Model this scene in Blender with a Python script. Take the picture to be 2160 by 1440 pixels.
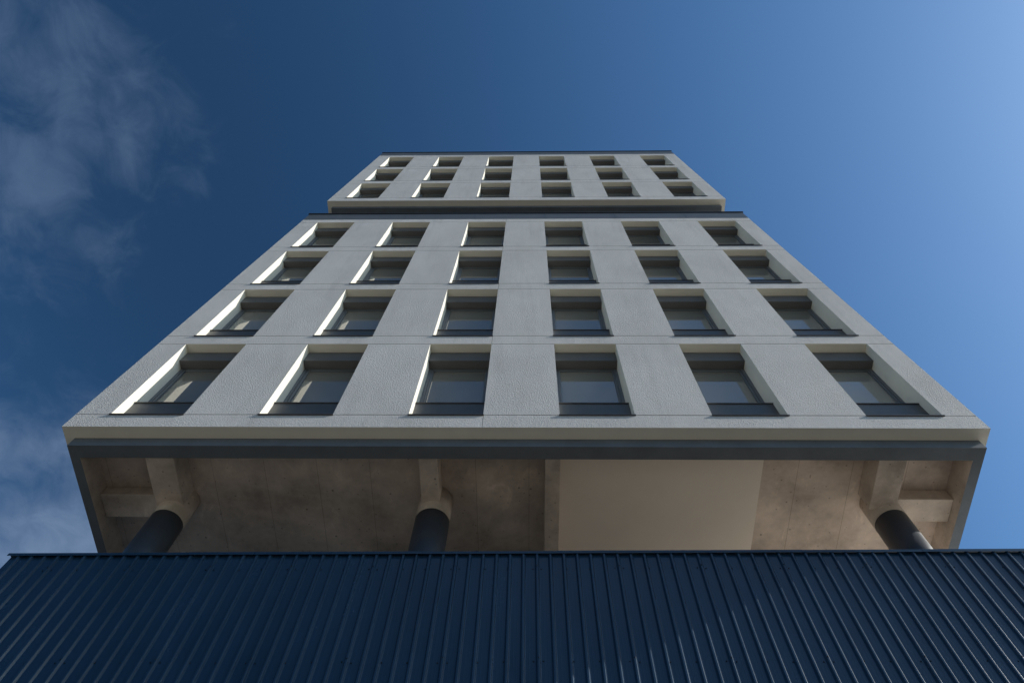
import bpy, bmesh, math, random
from mathutils import Matrix, Vector

for o in list(bpy.data.objects):
    bpy.data.objects.remove(o, do_unlink=True)
scene = bpy.context.scene
C = scene.collection
R = math.radians
EYE = 1.6                                   # eye height above the pavement

# ------------------------------------------------------------------ camera
cam_data = bpy.data.cameras.new("camera")
cam = bpy.data.objects.new("camera", cam_data)
C.objects.link(cam)
cam_data.sensor_fit = 'HORIZONTAL'
cam_data.sensor_width = 36.0
cam_data.lens = 1547.0 / 2160.0 * 36.0
cam_data.clip_start = 0.05
cam_data.clip_end = 6000.0
pitch, yaw, roll = R(66.796), R(3.354), R(3.056)
right0 = Vector((math.cos(yaw), math.sin(yaw), 0))
fwd_h = Vector((-math.sin(yaw), math.cos(yaw), 0))
fwd = fwd_h * math.cos(pitch) + Vector((0, 0, 1)) * math.sin(pitch)
up0 = -fwd_h * math.sin(pitch) + Vector((0, 0, 1)) * math.cos(pitch)
cr, sr = math.cos(roll), math.sin(roll)
rgt = right0 * cr + up0 * sr
upv = -right0 * sr + up0 * cr
m = Matrix((rgt, upv, -fwd)).transposed().to_4x4()
m.translation = (0, 0, EYE)
cam.matrix_world = m
scene.camera = cam

# ------------------------------------------------------------------ sun and sky
SUN = Vector((1.288, -0.193, 0.736)).normalized()      # towards the sun
elev = math.asin(SUN.z)
azim = math.atan2(SUN.x, SUN.y)                         # clockwise from +Y
sd = bpy.data.lights.new("sun", 'SUN')
sd.energy = 4.8
sd.angle = R(0.5)
sd.color = (1.0, 0.95, 0.86)
sun = bpy.data.objects.new("sun", sd)
C.objects.link(sun)
sun.rotation_euler = SUN.to_track_quat('Z', 'Y').to_euler()
sun.location = SUN * 200

world = bpy.data.worlds.new("World")
scene.world = world
world.use_nodes = True
wt = world.node_tree
wt.nodes.clear()
wl = wt.links.new


def wn(kind, **kw):
    n = wt.nodes.new(kind)
    for k, v in kw.items():
        setattr(n, k, v)
    return n


sky = wn('ShaderNodeTexSky', sky_type='NISHITA', sun_disc=False, sun_elevation=elev, sun_rotation=azim,
         altitude=0.0, air_density=1.0, dust_density=1.5, ozone_density=1.0)
bg = wn('ShaderNodeBackground')
bg.inputs['Strength'].default_value = 0.15
wout = wn('ShaderNodeOutputWorld')
wl(bg.outputs[0], wout.inputs['Surface'])


def wmath(op, a, b=None, c=None, clamp=False):
    n = wn('ShaderNodeMath', operation=op)
    n.use_clamp = clamp
    for i, v in enumerate((a, b, c)):
        if v is None:
            continue
        if isinstance(v, (int, float)):
            n.inputs[i].default_value = v
        else:
            wl(v, n.inputs[i])
    return n.outputs[0]


# the sky as seen through a polarising filter: darkest a quarter turn from the sun, and a deeper blue
tc = wn('ShaderNodeTexCoord')
dot = wn('ShaderNodeVectorMath', operation='DOT_PRODUCT')
wl(tc.outputs['Generated'], dot.inputs[0])
dot.inputs[1].default_value = SUN
cos2 = wmath('MULTIPLY', dot.outputs['Value'], dot.outputs['Value'])
pol = wmath('DIVIDE', wmath('SUBTRACT', 1.0, cos2), wmath('ADD', 1.0, cos2))
pfac = wmath('MULTIPLY_ADD', pol, -0.63, 1.0)
SKY_GAIN = (0.71, 0.915, 1.08)
sm = wn('ShaderNodeVectorMath', operation='MULTIPLY')
wl(sky.outputs[0], sm.inputs[0]); sm.inputs[1].default_value = SKY_GAIN
sp = wn('ShaderNodeVectorMath', operation='SCALE')
wl(sm.outputs[0], sp.inputs[0]); wl(pfac, sp.inputs['Scale'])
lum = wn('ShaderNodeVectorMath', operation='DOT_PRODUCT')
wl(sp.outputs[0], lum.inputs[0]); lum.inputs[1].default_value = (0.2126, 0.7152, 0.0722)
SAT = 1.36
sa = wn('ShaderNodeVectorMath', operation='SCALE')
wl(sp.outputs[0], sa.inputs[0]); sa.inputs['Scale'].default_value = SAT
sb = wn('ShaderNodeCombineXYZ')
for i in range(3):
    wl(wmath('MULTIPLY', lum.outputs['Value'], SAT - 1.0), sb.inputs[i])
sc_ = wn('ShaderNodeVectorMath', operation='SUBTRACT')
wl(sa.outputs[0], sc_.inputs[0]); wl(sb.outputs[0], sc_.inputs[1])
blue = wn('ShaderNodeVectorMath', operation='MAXIMUM')
wl(sc_.outputs[0], blue.inputs[0]); blue.inputs[1].default_value = (0.0, 0.0, 0.0)

# clouds: a thin wispy layer laid out on a flat sheet overhead (direction / height)
sep = wn('ShaderNodeSeparateXYZ')
wl(tc.outputs['Generated'], sep.inputs[0])
zz = wmath('MAXIMUM', sep.outputs['Z'], 0.06)
px = wmath('DIVIDE', sep.outputs['X'], zz)
py = wmath('DIVIDE', sep.outputs['Y'], zz)
comb = wn('ShaderNodeCombineXYZ')
wl(px, comb.inputs[0]); wl(py, comb.inputs[1])


def wnoise(scale, detail, rough, dist, off):
    mp = wn('ShaderNodeMapping')
    mp.inputs['Location'].default_value = off
    wl(comb.outputs[0], mp.inputs[0])
    n = wn('ShaderNodeTexNoise')
    n.inputs['Scale'].default_value = scale
    n.inputs['Detail'].default_value = detail
    n.inputs['Roughness'].default_value = rough
    n.inputs['Distortion'].default_value = dist
    wl(mp.outputs[0], n.inputs['Vector'])
    return n.outputs['Fac']


big = wnoise(5.0, 3.0, 0.5, 0.4, (3.1, 1.7, 0))
fine = wnoise(13.0, 10.0, 0.62, 0.5, (0.4, 5.2, 0))


def bank(cx, cy, rx, ry, rot):
    """soft elliptical region of the cloud sheet where cloud hangs"""
    dx = wmath('SUBTRACT', px, cx); dy = wmath('SUBTRACT', py, cy)
    c, s = math.cos(rot), math.sin(rot)
    u = wmath('ADD', wmath('MULTIPLY', dx, c / rx), wmath('MULTIPLY', dy, s / rx))
    v = wmath('ADD', wmath('MULTIPLY', dx, -s / ry), wmath('MULTIPLY', dy, c / ry))
    d = wmath('SQRT', wmath('ADD', wmath('MULTIPLY', u, u), wmath('MULTIPLY', v, v)))
    return wmath('SUBTRACT', 1.0, d)


def cloud(region, gain, bias, edge, wisp=1.8):
    n = wmath('ADD', wmath('MULTIPLY', wmath('SUBTRACT', fine, 0.5), wisp), wmath('MULTIPLY', wmath('SUBTRACT', big, 0.5), 1.3))
    s = wmath('ADD', wmath('ADD', region, n), bias)
    ss = wn('ShaderNodeMapRange', interpolation_type='SMOOTHSTEP')
    wl(s, ss.inputs['Value'])
    ss.inputs['From Min'].default_value = 0.0
    ss.inputs['From Max'].default_value = edge
    ss.inputs['To Max'].default_value = gain
    return ss.outputs['Result']


c1 = cloud(bank(-0.585, 0.06, 0.19, 0.18, 0.0), 0.35, 0.0, 1.2)
c2 = cloud(bank(-0.69, 0.20, 0.16, 0.16, 0.0), 0.36, 0.0, 1.2)
c3 = cloud(bank(-0.77, 0.92, 0.26, 0.33, 0.0), 1.0, 0.38, 1.3, 1.0)
c4 = cloud(bank(0.62, -0.78, 0.85, 0.30, 0.0), 0.9, 0.5, 0.9)
cov = wmath('MINIMUM', wmath('ADD', wmath('MAXIMUM', c1, c2), wmath('MAXIMUM', c3, c4)), 1.0)
CLOUD_COL = (1.12, 1.65, 2.6, 1)
mixc = wn('ShaderNodeMix', data_type='RGBA')
wl(cov, mixc.inputs[0])
wl(blue.outputs[0], mixc.inputs[6])
mixc.inputs[7].default_value = CLOUD_COL
wl(mixc.outputs[2], bg.inputs['Color'])

scene.render.engine = 'CYCLES'
scene.view_settings.view_transform = 'Standard'
scene.view_settings.look = 'None'
scene.view_settings.exposure = 0.0
scene.view_settings.gamma = 1.0
scene.cycles.max_bounces = 8
scene.cycles.diffuse_bounces = 5
scene.cycles.glossy_bounces = 4

# ------------------------------------------------------------------ materials


def mat(name, color, rough=0.8, spec=0.5, ior=1.45, mottled=0.0, mscale=1.5, bump=0.0, bscale=40.0,
        stretch=(1, 1, 1), metallic=0.0, detail=6.0, bump_dist=0.01, rough_var=0.0):
    mt = bpy.data.materials.new(name)
    mt.use_nodes = True
    nt = mt.node_tree
    b = nt.nodes['Principled BSDF']
    b.inputs['Base Color'].default_value = (*color, 1)
    b.inputs['Roughness'].default_value = rough
    b.inputs['Specular IOR Level'].default_value = spec
    b.inputs['IOR'].default_value = ior
    b.inputs['Metallic'].default_value = metallic
    t = nt.nodes.new('ShaderNodeTexCoord')
    mp = nt.nodes.new('ShaderNodeMapping')
    mp.inputs['Scale'].default_value = stretch
    nt.links.new(t.outputs['Object'], mp.inputs[0])
    if mottled:
        n = nt.nodes.new('ShaderNodeTexNoise')
        n.inputs['Scale'].default_value = mscale
        n.inputs['Detail'].default_value = 7
        n.inputs['Roughness'].default_value = 0.65
        nt.links.new(mp.outputs[0], n.inputs['Vector'])
        r = nt.nodes.new('ShaderNodeMapRange')
        r.inputs['From Min'].default_value = 0.28
        r.inputs['From Max'].default_value = 0.72
        r.inputs['To Min'].default_value = 1 - mottled
        r.inputs['To Max'].default_value = 1 + mottled
        nt.links.new(n.outputs['Fac'], r.inputs['Value'])
        mx = nt.nodes.new('ShaderNodeVectorMath')
        mx.operation = 'SCALE'
        mx.inputs[0].default_value = color
        nt.links.new(r.outputs[0], mx.inputs['Scale'])
        nt.links.new(mx.outputs[0], b.inputs['Base Color'])
        if rough_var:
            rr = nt.nodes.new('ShaderNodeMapRange')
            rr.inputs['From Min'].default_value = 0.3
            rr.inputs['From Max'].default_value = 0.7
            rr.inputs['To Min'].default_value = max(0.02, rough - rough_var)
            rr.inputs['To Max'].default_value = rough + rough_var
            nt.links.new(n.outputs['Fac'], rr.inputs['Value'])
            nt.links.new(rr.outputs[0], b.inputs['Roughness'])
    if bump:
        n2 = nt.nodes.new('ShaderNodeTexNoise')
        n2.inputs['Scale'].default_value = bscale
        n2.inputs['Detail'].default_value = detail
        n2.inputs['Roughness'].default_value = 0.6
        nt.links.new(mp.outputs[0], n2.inputs['Vector'])
        bp = nt.nodes.new('ShaderNodeBump')
        bp.inputs['Strength'].default_value = bump
        bp.inputs['Distance'].default_value = bump_dist
        nt.links.new(n2.outputs['Fac'], bp.inputs['Height'])
        nt.links.new(bp.outputs[0], b.inputs['Normal'])
    return mt


def concrete(name, color, boards=True):
    """bare formwork concrete: pour clouds, board joints, pin holes"""
    mt = mat(name, color, 0.85, 0.3, mottled=0.42, mscale=1.1, bump=0.25, bscale=14, bump_dist=0.01)
    nt = mt.node_tree
    b = nt.nodes['Principled BSDF']
    src = b.inputs['Base Color'].links[0].from_socket
    t = nt.nodes.new('ShaderNodeTexCoord')
    br = nt.nodes.new('ShaderNodeTexBrick')
    br.offset = 0.37
    br.inputs['Scale'].default_value = 1.0
    br.inputs['Color1'].default_value = (1, 1, 1, 1)
    br.inputs['Color2'].default_value = (0.91, 0.9, 0.91, 1)
    br.inputs['Mortar'].default_value = (0.6, 0.58, 0.55, 1)
    br.inputs['Mortar Size'].default_value = 0.006
    br.inputs['Mortar Smooth'].default_value = 0.6
    br.inputs['Brick Width'].default_value = 4.6
    br.inputs['Row Height'].default_value = 0.93
    rot = nt.nodes.new('ShaderNodeMapping')
    rot.inputs['Rotation'].default_value = (0, 0, R(90))
    nt.links.new(t.outputs['Object'], rot.inputs[0])
    nt.links.new(rot.outputs[0], br.inputs['Vector'])
    vo = nt.nodes.new('ShaderNodeTexVoronoi')
    vo.inputs['Scale'].default_value = 3.2
    nt.links.new(t.outputs['Object'], vo.inputs['Vector'])
    pr = nt.nodes.new('ShaderNodeMapRange')
    pr.inputs['From Min'].default_value = 0.045
    pr.inputs['From Max'].default_value = 0.075
    pr.inputs['To Min'].default_value = 0.45
    pr.inputs['To Max'].default_value = 1.0
    nt.links.new(vo.outputs['Distance'], pr.inputs['Value'])
    ls = nt.nodes.new('ShaderNodeMapping')
    ls.inputs['Scale'].default_value = (1.5, 0.8, 1.5)
    ls.inputs['Location'].default_value = (7.3, 2.2, 0.4)
    nt.links.new(t.outputs['Object'], ls.inputs[0])
    ln = nt.nodes.new('ShaderNodeTexNoise')
    ln.inputs['Scale'].default_value = 1.6
    ln.inputs['Detail'].default_value = 9
    ln.inputs['Roughness'].default_value = 0.72
    ln.inputs['Distortion'].default_value = 0.8
    nt.links.new(ls.outputs[0], ln.inputs['Vector'])
    lr = nt.nodes.new('ShaderNodeMapRange')
    lr.inputs['From Min'].default_value = 0.56
    lr.inputs['From Max'].default_value = 0.72
    lr.inputs['To Min'].default_value = 1.0
    lr.inputs['To Max'].default_value = 1.32
    nt.links.new(ln.outputs['Fac'], lr.inputs['Value'])
    v2 = nt.nodes.new('ShaderNodeTexVoronoi')
    v2.inputs['Scale'].default_value = 6.5
    v2.inputs['Randomness'].default_value = 1.0
    nt.links.new(t.outputs['Object'], v2.inputs['Vector'])
    p2 = nt.nodes.new('ShaderNodeMapRange')
    p2.inputs['From Min'].default_value = 0.07
    p2.inputs['From Max'].default_value = 0.12
    p2.inputs['To Min'].default_value = 0.6
    p2.inputs['To Max'].default_value = 1.0
    nt.links.new(v2.outputs['Distance'], p2.inputs['Value'])
    pm = nt.nodes.new('ShaderNodeMath'); pm.operation = 'MULTIPLY'
    nt.links.new(pr.outputs[0], pm.inputs[0]); nt.links.new(p2.outputs[0], pm.inputs[1])
    pl = nt.nodes.new('ShaderNodeMath'); pl.operation = 'MULTIPLY'
    nt.links.new(pm.outputs[0], pl.inputs[0]); nt.links.new(lr.outputs[0], pl.inputs[1])
    m1 = nt.nodes.new('ShaderNodeVectorMath'); m1.operation = 'MULTIPLY'
    nt.links.new(src, m1.inputs[0])
    if boards:
        nt.links.new(br.outputs['Color'], m1.inputs[1])
    else:
        m1.inputs[1].default_value = (1, 1, 1)
    m2 = nt.nodes.new('ShaderNodeVectorMath'); m2.operation = 'SCALE'
    nt.links.new(m1.outputs[0], m2.inputs[0])
    nt.links.new(pl.outputs[0], m2.inputs['Scale'])
    nt.links.new(m2.outputs[0], b.inputs['Base Color'])
    return mt


M = {}
M['stucco'] = mat('stucco', (0.590, 0.580, 0.575), 0.9, 0.3, mottled=0.10, mscale=0.9, bump=1.0, bscale=68,
                  stretch=(1.0, 1.0, 0.55), detail=4, bump_dist=0.019)
def add_streaks(mt, amount, sx, sz):
    """faint rain marks running down a wall"""
    nt = mt.node_tree
    b = nt.nodes['Principled BSDF']
    src = b.inputs['Base Color'].links[0].from_socket
    t = nt.nodes.new('ShaderNodeTexCoord')
    mp = nt.nodes.new('ShaderNodeMapping')
    mp.inputs['Scale'].default_value = (sx, sx, sz)
    nt.links.new(t.outputs['Object'], mp.inputs[0])
    n = nt.nodes.new('ShaderNodeTexNoise')
    n.inputs['Scale'].default_value = 1.0
    n.inputs['Detail'].default_value = 6
    n.inputs['Roughness'].default_value = 0.7
    nt.links.new(mp.outputs[0], n.inputs['Vector'])
    r = nt.nodes.new('ShaderNodeMapRange')
    r.inputs['From Min'].default_value = 0.52
    r.inputs['From Max'].default_value = 0.75
    r.inputs['To Min'].default_value = 1.0
    r.inputs['To Max'].default_value = 1.0 - amount
    nt.links.new(n.outputs['Fac'], r.inputs['Value'])
    m_ = nt.nodes.new('ShaderNodeVectorMath'); m_.operation = 'SCALE'
    nt.links.new(src, m_.inputs[0]); nt.links.new(r.outputs[0], m_.inputs['Scale'])
    nt.links.new(m_.outputs[0], b.inputs['Base Color'])


add_streaks(M['stucco'], 0.13, 3.5, 0.35)
add_streaks(M['stucco'], 0.16, 38.0, 24.0)
M['white_paint'] = mat('white_paint', (0.78, 0.755, 0.68), 0.75, 0.3, mottled=0.04, mscale=2.5, bump=0.15, bscale=30)
M['side_render'] = mat('side_render', (0.60, 0.60, 0.59), 0.9, 0.3, mottled=0.06, mscale=0.9, bump=0.5, bscale=26)
M['groove'] = mat('groove', (0.13, 0.13, 0.13), 0.9, 0.2)
M['fascia'] = mat('fascia', (0.135, 0.155, 0.182), 0.75, 0.35, mottled=0.15, mscale=2.0, bump=0.25, bscale=35)
M['parapet'] = mat('parapet', (0.10, 0.11, 0.122), 0.5, 0.5, mottled=0.12, mscale=1.6)
M['cap'] = mat('cap', (0.02, 0.022, 0.027), 0.5, 0.5)
M['anthracite'] = mat('anthracite', (0.085, 0.090, 0.094), 0.42, 0.5, mottled=0.12, mscale=3)
M['frame_metal'] = mat('frame_metal', (0.13, 0.145, 0.165), 0.4, 0.5, mottled=0.06, mscale=3)
M['box_metal'] = mat('box_metal', (0.115, 0.115, 0.114), 0.5, 0.5, mottled=0.08, mscale=3)
M['sill_metal'] = mat('sill_metal', (0.055, 0.050, 0.050), 0.5, 0.5, mottled=0.3, mscale=6)
M['glass'] = mat('glass', (0.075, 0.072, 0.066), 0.015, 0.5, ior=2.3)
gt = M['glass'].node_tree
oi = gt.nodes.new('ShaderNodeObjectInfo')
gr = gt.nodes.new('ShaderNodeMapRange')
gr.inputs['To Min'].default_value = 0.14
gr.inputs['To Max'].default_value = 0.28
gt.links.new(oi.outputs['Random'], gr.inputs['Value'])
gc = gt.nodes.new('ShaderNodeVectorMath'); gc.operation = 'SCALE'
gc.inputs[0].default_value = (1.0, 0.98, 0.86)
gt.links.new(gr.outputs[0], gc.inputs['Scale'])
gt.links.new(gc.outputs[0], gt.nodes['Principled BSDF'].inputs['Base Color'])
M['concrete'] = concrete('concrete', (0.54, 0.455, 0.395))
M['beam_concrete'] = concrete('beam_concrete', (0.53, 0.455, 0.395), boards=False)
M['plaster'] = mat('plaster', (0.72, 0.65, 0.585), 0.9, 0.2, mottled=0.05, mscale=0.7)
M['column_paint'] = mat('column_paint', (0.040, 0.048, 0.064), 0.42, 0.45, mottled=0.1, mscale=2, bump=0.1, bscale=25)
M['blue_sheet'] = mat('blue_sheet', (0.014, 0.041, 0.083), 0.25, 0.6, mottled=0.18, mscale=0.8, bump=0.04, bscale=3.0,
                      stretch=(1.2, 1, 0.5), detail=2, bump_dist=0.02, rough_var=0.05)
M['screw'] = mat('screw', (0.004, 0.008, 0.016), 0.5, 0.4)
M['roof_gravel'] = mat('roof_gravel', (0.76, 0.71, 0.63), 0.95, 0.2, mottled=0.25, mscale=8, bump=0.5, bscale=60)
M['roof_dark'] = mat('roof_dark', (0.07, 0.07, 0.075), 0.9, 0.2, mottled=0.2, mscale=3)
M['paving'] = mat('paving', (0.20, 0.18, 0.145), 0.9, 0.2, mottled=0.18, mscale=0.6, bump=0.3, bscale=20)

# ------------------------------------------------------------------ mesh helpers


def obj(name, bm, mats, parent=None, smooth=False):
    me = bpy.data.meshes.new(name)
    bmesh.ops.recalc_face_normals(bm, faces=bm.faces)
    bm.to_mesh(me); bm.free()
    for mm in (mats if isinstance(mats, (list, tuple)) else [mats]):
        me.materials.append(M[mm])
    if smooth:
        for p in me.polygons:
            p.use_smooth = True
    o = bpy.data.objects.new(name, me)
    C.objects.link(o)
    if parent:
        o.parent = parent
    return o


def box(bm, x0, x1, y0, y1, z0, z1, mi=0, bevel=0.0):
    vs = [bm.verts.new(p) for p in ((x0, y0, z0), (x1, y0, z0), (x1, y1, z0), (x0, y1, z0),
                                    (x0, y0, z1), (x1, y0, z1), (x1, y1, z1), (x0, y1, z1))]
    fs = [bm.faces.new([vs[i] for i in f]) for f in ((0, 3, 2, 1), (4, 5, 6, 7), (0, 1, 5, 4), (1, 2, 6, 5), (2, 3, 7, 6), (3, 0, 4, 7))]
    for f in fs:
        f.material_index = mi
    if bevel:
        es = list({e for f in fs for e in f.edges})
        bmesh.ops.bevel(bm, geom=es, offset=bevel, segments=2, affect='EDGES', profile=0.5)
    return fs


def quad(bm, pts, mi=0):
    f = bm.faces.new([bm.verts.new(p) for p in pts])
    f.material_index = mi
    return f


def cyl(bm, cx, cy, r, z0, z1, n=64, mi=0, cap=True):
    a = [bm.verts.new((cx + r * math.cos(2 * math.pi * i / n), cy + r * math.sin(2 * math.pi * i / n), z0)) for i in range(n)]
    b = [bm.verts.new((v.co.x, v.co.y, z1)) for v in a]
    for i in range(n):
        f = bm.faces.new((a[i], a[(i + 1) % n], b[(i + 1) % n], b[i]))
        f.material_index = mi; f.smooth = True
    if cap:
        bm.faces.new(list(reversed(a))).material_index = mi
        bm.faces.new(b).material_index = mi


def empty(name, label, cat, loc=(0, 0, 0)):
    o = bpy.data.objects.new(name, None)
    C.objects.link(o)
    o.location = loc
    o['label'] = label
    o['category'] = cat
    return o


# ------------------------------------------------------------------ dimensions (z measured from the eye, E() lifts to the ground datum)
def E(z):
    return z + EYE


D = 6.109                       # facade plane
BAY, OW = 2.6, 1.288            # window bay, opening width
X0 = -7.2729                    # left edge of first opening
FL = 3.5125                     # storey height
XL, XR = -7.879, 7.563          # facade ends
Z0L, HL = 11.064, 3.085         # lowest opening, height
ZBL, ZEL, ZTL = 10.648, 25.07, 25.92
DU = 6.173
Z0U, HU = 28.923, 2.96
ZBU, ZEU, ZTU = 28.392, 39.38, 40.33
XUL, XUR = -7.89, 7.61
YB = 30.0                       # back of the tower
G = 0.015                       # joint width
REV = 0.47                      # depth of the openings

# ------------------------------------------------------------------ ground
bm = bmesh.new()
quad(bm, [(-2500, -2500, 0), (2500, -2500, 0), (2500, 2500, 0), (-2500, 2500, 0)])
g = obj('ground', bm, 'paving')
g['kind'] = 'structure'

# ------------------------------------------------------------------ office tower
tower = empty('office_tower', 'pale grey rendered office tower raised on round columns, with deep set dark windows', 'office building', (0, D, 0))
tower_inv = Vector((0, D, 0))


def put(o):
    """parts are modelled in place; give them back the tower's base offset"""
    o.location = -tower_inv
    return o


def facade(name, xa, xb, zb, ze, y, z0, h, rows, vjoint):
    """one wall slab whose front carries joints and openings, as a stepped surface"""
    depth = {}
    xcuts = {xa, xb}
    zcuts = {zb, ze}
    ops = []
    for c in range(6):
        a = X0 + c * BAY
        ops.append((a, a + OW)); xcuts |= {a, a + OW}
    vj = X0 + vjoint * BAY + OW
    xcuts |= {vj, vj + 0.008}
    rws, jts = [], []
    for r in range(rows):
        a = z0 + r * FL
        rws.append((a, a + h)); zcuts |= {a, a + h}
        jts.append((a, a + G)); jts.append((a + h - G, a + h))
        zcuts |= {a + G, a + h - G}
    xs, zs = sorted(xcuts), sorted(zcuts)

    def d(i, j):
        xm, zm = (xs[i] + xs[i + 1]) / 2, (zs[j] + zs[j + 1]) / 2
        if any(p < xm < q for p, q in ops) and any(p < zm < q for p, q in rws):
            return REV
        if any(p < zm < q for p, q in jts):
            return 0.014
        if vj < xm < vj + 0.008 and not any(p < zm < q for p, q in rws):
            return 0.008
        return 0.0
    bm = bmesh.new()
    nx, nz = len(xs) - 1, len(zs) - 1
    dd = [[d(i, j) for j in range(nz)] for i in range(nx)]
    for i in range(nx):
        for j in range(nz):
            k = dd[i][j]
            if k < REV:
                quad(bm, [(xs[i], y + k, E(zs[j])), (xs[i + 1], y + k, E(zs[j])), (xs[i + 1], y + k, E(zs[j + 1])), (xs[i], y + k, E(zs[j + 1]))],
                     2 if k > 0 else 0)
            if i + 1 < nx and dd[i + 1][j] != k:
                k2 = dd[i + 1][j]
                quad(bm, [(xs[i + 1], y + k, E(zs[j])), (xs[i + 1], y + k2, E(zs[j])), (xs[i + 1], y + k2, E(zs[j + 1])), (xs[i + 1], y + k, E(zs[j + 1]))],
                     1 if REV in (k, k2) else 2)
            if j + 1 < nz and dd[i][j + 1] != k:
                k2 = dd[i][j + 1]
                quad(bm, [(xs[i], y + k, E(zs[j + 1])), (xs[i + 1], y + k, E(zs[j + 1])), (xs[i + 1], y + k2, E(zs[j + 1])), (xs[i], y + k2, E(zs[j + 1]))],
                     1 if REV in (k, k2) else 2)
    bmesh.ops.remove_doubles(bm, verts=bm.verts, dist=1e-4)
    o = obj(name, bm, ['stucco', 'white_paint', 'groove'], tower)
    return put(o)


facade('facade', XL, XR, ZBL, ZEL, D, Z0L, HL, 4, 2)
facade('facade', XUL, XUR, ZBU, ZEU, DU, Z0U, HU, 3, 2)


def body(xa, xb, y, zb, ze, ring):
    """side and back walls plus the painted underside lip of a block"""
    bm = bmesh.new()
    for x in (xa, xb):
        quad(bm, [(x, y, E(zb)), (x, YB, E(zb)), (x, YB, E(ze)), (x, y, E(ze))], 0)
    quad(bm, [(xa, YB, E(zb)), (xb, YB, E(zb)), (xb, YB, E(ze)), (xa, YB, E(ze))], 0)
    quad(bm, [(xa, y, E(ze) - 0.3), (xb, y, E(ze) - 0.3), (xb, YB, E(ze) - 0.3), (xa, YB, E(ze) - 0.3)], 1)
    z = E(zb)
    fx, fy = ring
    quad(bm, [(xa, y, z), (xb, y, z), (xb, y + fy, z), (xa, y + fy, z)], 2)
    quad(bm, [(xa, YB - fy, z), (xb, YB - fy, z), (xb, YB, z), (xa, YB, z)], 2)
    quad(bm, [(xa, y + fy, z), (xa + fx, y + fy, z), (xa + fx, YB - fy, z), (xa, YB - fy, z)], 2)
    quad(bm, [(xb - fx, y + fy, z), (xb, y + fy, z), (xb, YB - fy, z), (xb - fx, YB - fy, z)], 2)
    return put(obj('side_wall', bm, ['side_render', 'roof_dark', 'white_paint'], tower))


body(XL, XR, D, ZBL, ZEL, (0.26, 0.36))
body(XUL, XUR, DU, ZBU, ZEU, (0.30, 0.40))


def parapet(xa, xb, y, ze, zt):
    bm = bmesh.new()
    t = 0.3
    for (a, b, c, d) in ((xa, xb, y - 0.003, y + t), (xa, xb, YB - t, YB + 0.003), (xa, xa + t, y + t, YB - t), (xb - t, xb, y + t, YB - t)):
        box(bm, a, b, c, d, E(ze), E(zt) - 0.06)
    x = xa + 1.1
    while x < xb - 0.3:
        box(bm, x, x + 0.035, y - 0.007, y - 0.0032, E(ze) + 0.004, E(zt) - 0.064)
        x += 2.45
    p = put(obj('parapet', bm, 'parapet', tower))
    bm = bmesh.new()
    for (a, b, c, d) in ((xa - 0.03, xb + 0.03, y - 0.035, y + t), (xa - 0.03, xb + 0.03, YB - t, YB + 0.035),
                         (xa - 0.03, xa + t, y + t, YB - t), (xb - t, xb + 0.03, y + t, YB - t)):
        box(bm, a, b, c, d, E(zt) - 0.06, E(zt))
    obj('coping', bm, 'cap', p)


parapet(XL, XR, D, ZEL, ZTL)
parapet(XUL, XUR, DU, ZEU, ZTU)


def ring_beam(name, xa, xb, y0, xi0, xi1, yi, z0, z1, ztop_in, inner_mat):
    """painted edge beam under a block; its inner faces are bare concrete"""
    bm = bmesh.new()
    yb, ybi = YB - (y0 - D), YB - (yi - D)
    a, b = E(z0), E(z1)
    quad(bm, [(xa, y0, a), (xb, y0, a), (xb, y0, b), (xa, y0, b)])
    quad(bm, [(xa, yb, a), (xb, yb, a), (xb, yb, b), (xa, yb, b)])
    for x in (xa, xb):
        quad(bm, [(x, y0, a), (x, yb, a), (x, yb, b), (x, y0, b)])
    quad(bm, [(xa, y0, a), (xb, y0, a), (xi1, yi, a), (xi0, yi, a)])
    quad(bm, [(xa, yb, a), (xb, yb, a), (xi1, ybi, a), (xi0, ybi, a)])
    quad(bm, [(xa, y0, a), (xi0, yi, a), (xi0, ybi, a), (xa, yb, a)])
    quad(bm, [(xb, y0, a), (xi1, yi, a), (xi1, ybi, a), (xb, yb, a)])
    t = E(ztop_in)
    quad(bm, [(xi0, yi, a), (xi1, yi, a), (xi1, yi, t), (xi0, yi, t)], 1)
    quad(bm, [(xi0, ybi, a), (xi1, ybi, a), (xi1, ybi, t), (xi0, ybi, t)], 1)
    for x in (xi0, xi1):
        quad(bm, [(x, yi, a), (x, ybi, a), (x, ybi, t), (x, yi, t)], 1)
    bmesh.ops.remove_doubles(bm, verts=bm.verts, dist=1e-4)
    return put(obj(name, bm, ['fascia', inner_mat], tower))


ZS = 10.413
ZC = 10.89
ring_beam('edge_beam', -7.71, 7.425, 6.335, -7.545, 7.255, 6.577, ZS, ZBL, ZC, 'beam_concrete')
ring_beam('edge_beam', -7.70, 7.43, 6.405, -7.45, 7.18, 6.70, 28.163, ZBU, 28.35, 'fascia')

# underside slab (coffer ceiling)
bm = bmesh.new()
box(bm, -7.545, 7.255, 6.577, YB - 0.46, E(ZC), E(ZC) + 0.08)
put(obj('soffit', bm, 'concrete', tower))
bm = bmesh.new()
box(bm, 0.53, 4.03, 6.577, 14.0, E(ZC) - 0.03, E(ZC) - 0.003)
o = put(obj('ceiling_panel', bm, 'plaster', tower)); o['label'] = 'smooth plastered ceiling panel between bare concrete bays'
ZBM = ZS + 0.015


def beam(x0, x1, y0, y1, zb, name='beam'):
    bm = bmesh.new()
    box(bm, x0, x1, y0, y1, E(zb), E(ZC) - 0.003, bevel=0.012)
    return put(obj(name, bm, 'beam_concrete', tower))


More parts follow.
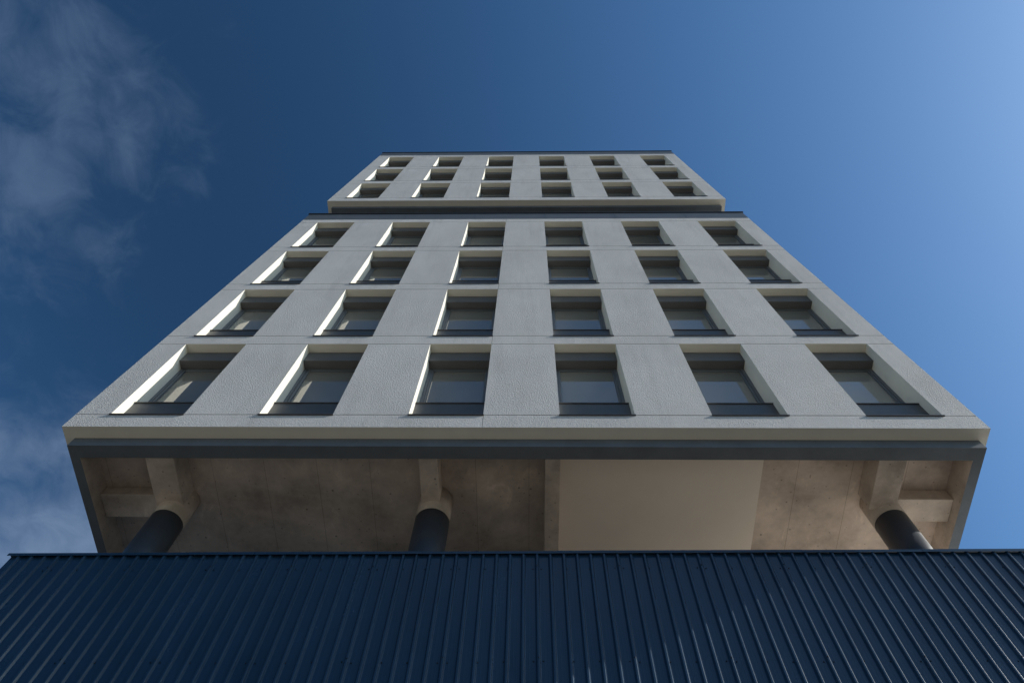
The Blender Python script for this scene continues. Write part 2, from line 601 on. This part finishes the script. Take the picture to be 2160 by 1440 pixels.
beam(-6.455, -5.975, 6.580, 7.56, ZBM)
beam(5.756, 6.210, 6.580, 7.56, ZBM)
beam(-1.842, -1.530, 6.580, 7.60, ZBM)
beam(0.265, 0.525, 6.580, 16.0, ZBM)
beam(-7.540, -6.30, 7.47, 7.95, 10.64)
beam(6.215, 7.250, 7.47, 7.93, 10.60)
ROOF = 8.64                                    # podium roof level


def column(cx, cy, r, ring):
    bm = bmesh.new()
    cyl(bm, cx, cy, r, E(ROOF) - 0.3, E(ring), 72)
    c = put(obj('column', bm, 'column_paint', tower))
    bm = bmesh.new()
    cyl(bm, cx, cy, r + 0.004, E(ring), E(ZC) - 0.004, 72)
    n = obj('column_neck', bm, 'beam_concrete', c)


column(-6.19, 7.72, 0.282, 10.17)
column(6.10, 7.72, 0.278, 10.27)
column(-1.647, 7.72, 0.292, 10.23)
for cy in (14.5, 21.0, 27.5):
    column(6.10, cy, 0.28, 10.25)
# unseen block, added to keep light off the soffit left of the long beam
bm = bmesh.new()
box(bm, -3.6, 0.26, 9.25, 20.0, E(ROOF) - 0.3, E(ZC) - 0.006)
put(obj('light_block', bm, 'fascia', tower))
# recessed storey between the two blocks
bm = bmesh.new()
box(bm, -6.6, 6.4, 7.9, YB - 1.8, E(ZEL) - 0.3, E(28.345))
quad(bm, [(-7.6, 6.6, E(28.35)), (7.3, 6.6, E(28.35)), (7.3, YB - 0.3, E(28.35)), (-7.6, YB - 0.3, E(28.35))])
put(obj('recessed_storey', bm, 'anthracite', tower))


# ------------------------------------------------------------------ windows
def window_meshes(h):
    """returns (name, mesh) list; first is the window frame itself. origin: lower left front corner of the opening"""
    w = OW
    out = []

    def done(name, bm, mats):
        me = bpy.data.meshes.new(name)
        bmesh.ops.recalc_face_normals(bm, faces=bm.faces)
        bm.to_mesh(me); bm.free()
        for q in mats:
            me.materials.append(M[q])
        out.append((name, me))
    zb, zt = 0.79, h - 0.43                    # frame bottom / shutter box underside
    e = 0.002
    bm = bmesh.new()
    f = 0.062
    y0, y1 = 0.385, 0.455
    for a in ((e, f, zb, zt + 0.1), (w - f, w - e, zb, zt + 0.1), (f, w - f, zb, zb + f), (f, w - f, zt + 0.1 - f - 0.05, zt + 0.1)):
        box(bm, a[0], a[1], y0, y1, a[2], a[3])
    s = 0.048                                   # opening sash inside the fixed frame, 12 mm further back
    xa, xb, za, zc = f, w - f, zb + f, zt + 0.05 - f
    for a in ((xa, xa + s, za, zc), (xb - s, xb, za, zc), (xa + s, xb - s, za, za + s), (xa + s, xb - s, zc - s, zc)):
        box(bm, a[0] + e, a[1] - e, y0 + 0.014, y1, a[2] + e, a[3] - e, bevel=0.005)
    done('window', bm, ['frame_metal'])
    bm = bmesh.new()
    box(bm, xa + s - 0.004, xb - s + 0.004, 0.43, 0.452, za + s - 0.004, zc - s + 0.004)
    done('pane', bm, ['glass'])
    bm = bmesh.new()
    box(bm, 0.003, w - 0.003, 0.189, 0.384, zt, h - 0.028, bevel=0.006)
    done('shutter_box', bm, ['box_metal'])
    bm = bmesh.new()
    box(bm, 0.003, w - 0.003, 0.187, 0.24, 0.002, 0.762)
    done('apron_panel', bm, ['anthracite'])
    bm = bmesh.new()
    box(bm, 0.002, w - 0.002, 0.168, 0.384, 0.763, 0.789, bevel=0.003)
    done('ledge', bm, ['sill_metal'])
    bm = bmesh.new()
    box(bm, -0.012, w + 0.012, -0.024, -0.002, -0.022, 0.004, bevel=0.003)
    box(bm, 0.002, w - 0.002, -0.0015, 0.186, -0.004, 0.001)
    done('sill', bm, ['sill_metal'])
    return out


def place_window(meshes, x, y, z):
    win = bpy.data.objects.new(meshes[0][0], meshes[0][1])
    C.objects.link(win)
    win.parent = tower
    win.location = Vector((x, y, E(z))) - tower_inv
    for n, me in meshes[1:]:
        s = bpy.data.objects.new(n, me)
        C.objects.link(s)
        s.parent = win


wl_, wu_ = window_meshes(HL), window_meshes(HU)
for r in range(4):
    for c in range(6):
        place_window(wl_, X0 + c * BAY, D, Z0L + r * FL)
for r in range(3):
    for c in range(6):
        place_window(wu_, X0 + c * BAY, DU, Z0U + r * FL)

# ------------------------------------------------------------------ podium clad in blue trapezoidal sheet
FY = 7.30
PX0, PX1, PYB = -7.86, 30.0, 36.0
PITCH = 0.2009
SLOPE = 0.0158


def ztop(x):
    return 8.885 + SLOPE * x                     # underside line of the cap, falling to the left


podium = empty('podium_building', 'low building clad in dark blue ribbed metal sheet beneath the tower', 'building', (0, FY, 0))
pod_inv = Vector((0, FY, 0))
RB, RT, RH = 0.032, 0.0155, 0.033                  # half rib base, half rib top, rib height
RIB0 = 5.745                                       # a rib centre found on the wall


def profile():
    """one pitch of the sheet, from rib centre to rib centre: (x, outwards)"""
    k = 0.006
    pts = [(0, RH), (RT - k, RH), (RT - k * 0.4, RH - 0.0010), (RT + 0.0012, RH - 0.0042), (RB - 0.001, 0.003), (RB + k * .6, 0.0006), (RB + k * 1.4, 0)]
    mid = PITCH / 2
    for c in (mid - 0.022, mid + 0.022):
        pts += [(c - 0.006, 0), (c - 0.0015, 0.0016), (c + 0.0015, 0.0016), (c + 0.006, 0)]
    pts += [(PITCH - x, h) for x, h in reversed(pts[1:7])]
    return pts


random.seed(4)
n0 = math.floor((PX0 - RIB0) / PITCH) - 1
n1 = math.ceil((PX1 - RIB0) / PITCH) + 1
PER = 6
k = n0 - ((n0 - 2) % PER)
sheets = []
while k < n1:
    bm = bmesh.new()
    pts = []
    for q in range(PER):
        for x, h in profile():
            X = RIB0 + (k + q) * PITCH + x
            if PX0 <= X <= PX1:
                pts.append((X, h))
    X = RIB0 + (k + PER) * PITCH
    if PX0 <= X <= PX1:
        pts.append((X, RH))
    if len(pts) > 3:
        off = 0.0012 * (len(sheets) % 2)
        lean = random.uniform(-0.002, 0.002)
        zs_ = [0.0, 3.0, 6.0, 7.5, 8.6, 9.4, None]
        rows = []
        for z in zs_:
            row = []
            for x, h in pts:
                zt = E(ztop(x)) + 0.02
                zc = zt if z is None else z
                row.append(bm.verts.new((x, FY - h - off - lean * (zc - 6) / 6, zc)))
            rows.append(row)
        for a, b in zip(rows, rows[1:]):
            for i in range(len(pts) - 1):
                f = bm.faces.new((a[i], a[i + 1], b[i + 1], b[i]))
                f.smooth = abs(pts[i + 1][0] - pts[i][0]) + abs(pts[i + 1][1] - pts[i][1]) < 0.0075
        # hexagon head screws with washers
        for zrel in (-0.30, -2.02):
            for kind, xo in (('rib', 0.0), ('pan', -0.062), ('pan', 0.060), ('pan', PITCH * 2.2), ('pan', PITCH * 3.8)):
                X = RIB0 + k * PITCH + xo
                if not PX0 + 0.05 < X < PX1 - 0.05:
                    continue
                zc = E(ztop(X)) + zrel + random.uniform(-0.012, 0.012) + (0.04 if kind == 'rib' else 0)
                yo = FY - off - (RH if kind == 'rib' else 0.0)
                for r_, d0, d1 in ((0.011, 0.0, 0.004), (0.007, 0.004, 0.010)):
                    a = [bm.verts.new((X + r_ * math.cos(i * math.pi / 3), yo - d0 + 0.002, zc + r_ * math.sin(i * math.pi / 3))) for i in range(6)]
                    b = [bm.verts.new((v.co.x, yo - d1, v.co.z)) for v in a]
                    for i in range(6):
                        bm.faces.new((a[i], a[(i + 1) % 6], b[(i + 1) % 6], b[i])).material_index = 1
                    bm.faces.new(b).material_index = 1
        o = obj('cladding_sheet', bm, ['blue_sheet', 'screw'], podium)
        o.location = -pod_inv
        sheets.append(o)
    k += PER

# cap flashing along the wall head, in lapped lengths
cuts = [PX0 - 0.03, -5.2, -1.62, 0.42, 4.05, 5.9, 9.4, 13.4, 17.4, 21.4, 25.4, PX1 + 0.03]
for i in range(len(cuts) - 1):
    a, b = cuts[i], cuts[i + 1] + (0.05 if i < len(cuts) - 2 else 0)
    p = 0.0025 * (i % 2)
    prof = [(-0.044 - p, -0.006), (-0.044 - p, 0.048 + p), (0.02, 0.062 + p), (0.26, 0.05 + p), (0.26, -0.03), (0.255, -0.03),
            (0.255, 0.046 + p), (0.02, 0.058 + p), (-0.041 - p, 0.044 + p), (-0.041 - p, -0.006)]
    bm = bmesh.new()
    ends = []
    for x in (a, b):
        ends.append([bm.verts.new((x, FY + dy, E(ztop(x)) + dz)) for dy, dz in prof])
    n = len(prof)
    for j in range(n):
        bm.faces.new((ends[0][j], ends[1][j], ends[1][(j + 1) % n], ends[0][(j + 1) % n]))
    bm.faces.new(ends[0]); bm.faces.new(list(reversed(ends[1])))
    o = obj('cap_flashing', bm, 'blue_sheet', podium)
    o.location = -pod_inv

bm = bmesh.new()
box(bm, PX0 + 0.02, PX1 - 0.02, FY + 0.03, FY + 0.22, 0, E(8.70))
box(bm, PX0 + 0.02, PX0 + 0.22, FY + 0.22, PYB, 0, E(8.71))
box(bm, PX1 - 0.22, PX1 - 0.02, FY + 0.22, PYB, 0, E(8.71))
box(bm, PX0 + 0.22, PX1 - 0.22, PYB - 0.2, PYB, 0, E(8.72))
o = obj('wall', bm, 'blue_sheet', podium); o.location = -pod_inv
bm = bmesh.new()
box(bm, PX0 + 0.221, PX1 - 0.221, FY + 0.221, PYB - 0.201, E(ROOF) - 0.25, E(ROOF))
o = obj('roof', bm, 'roof_gravel', podium); o.location = -pod_inv
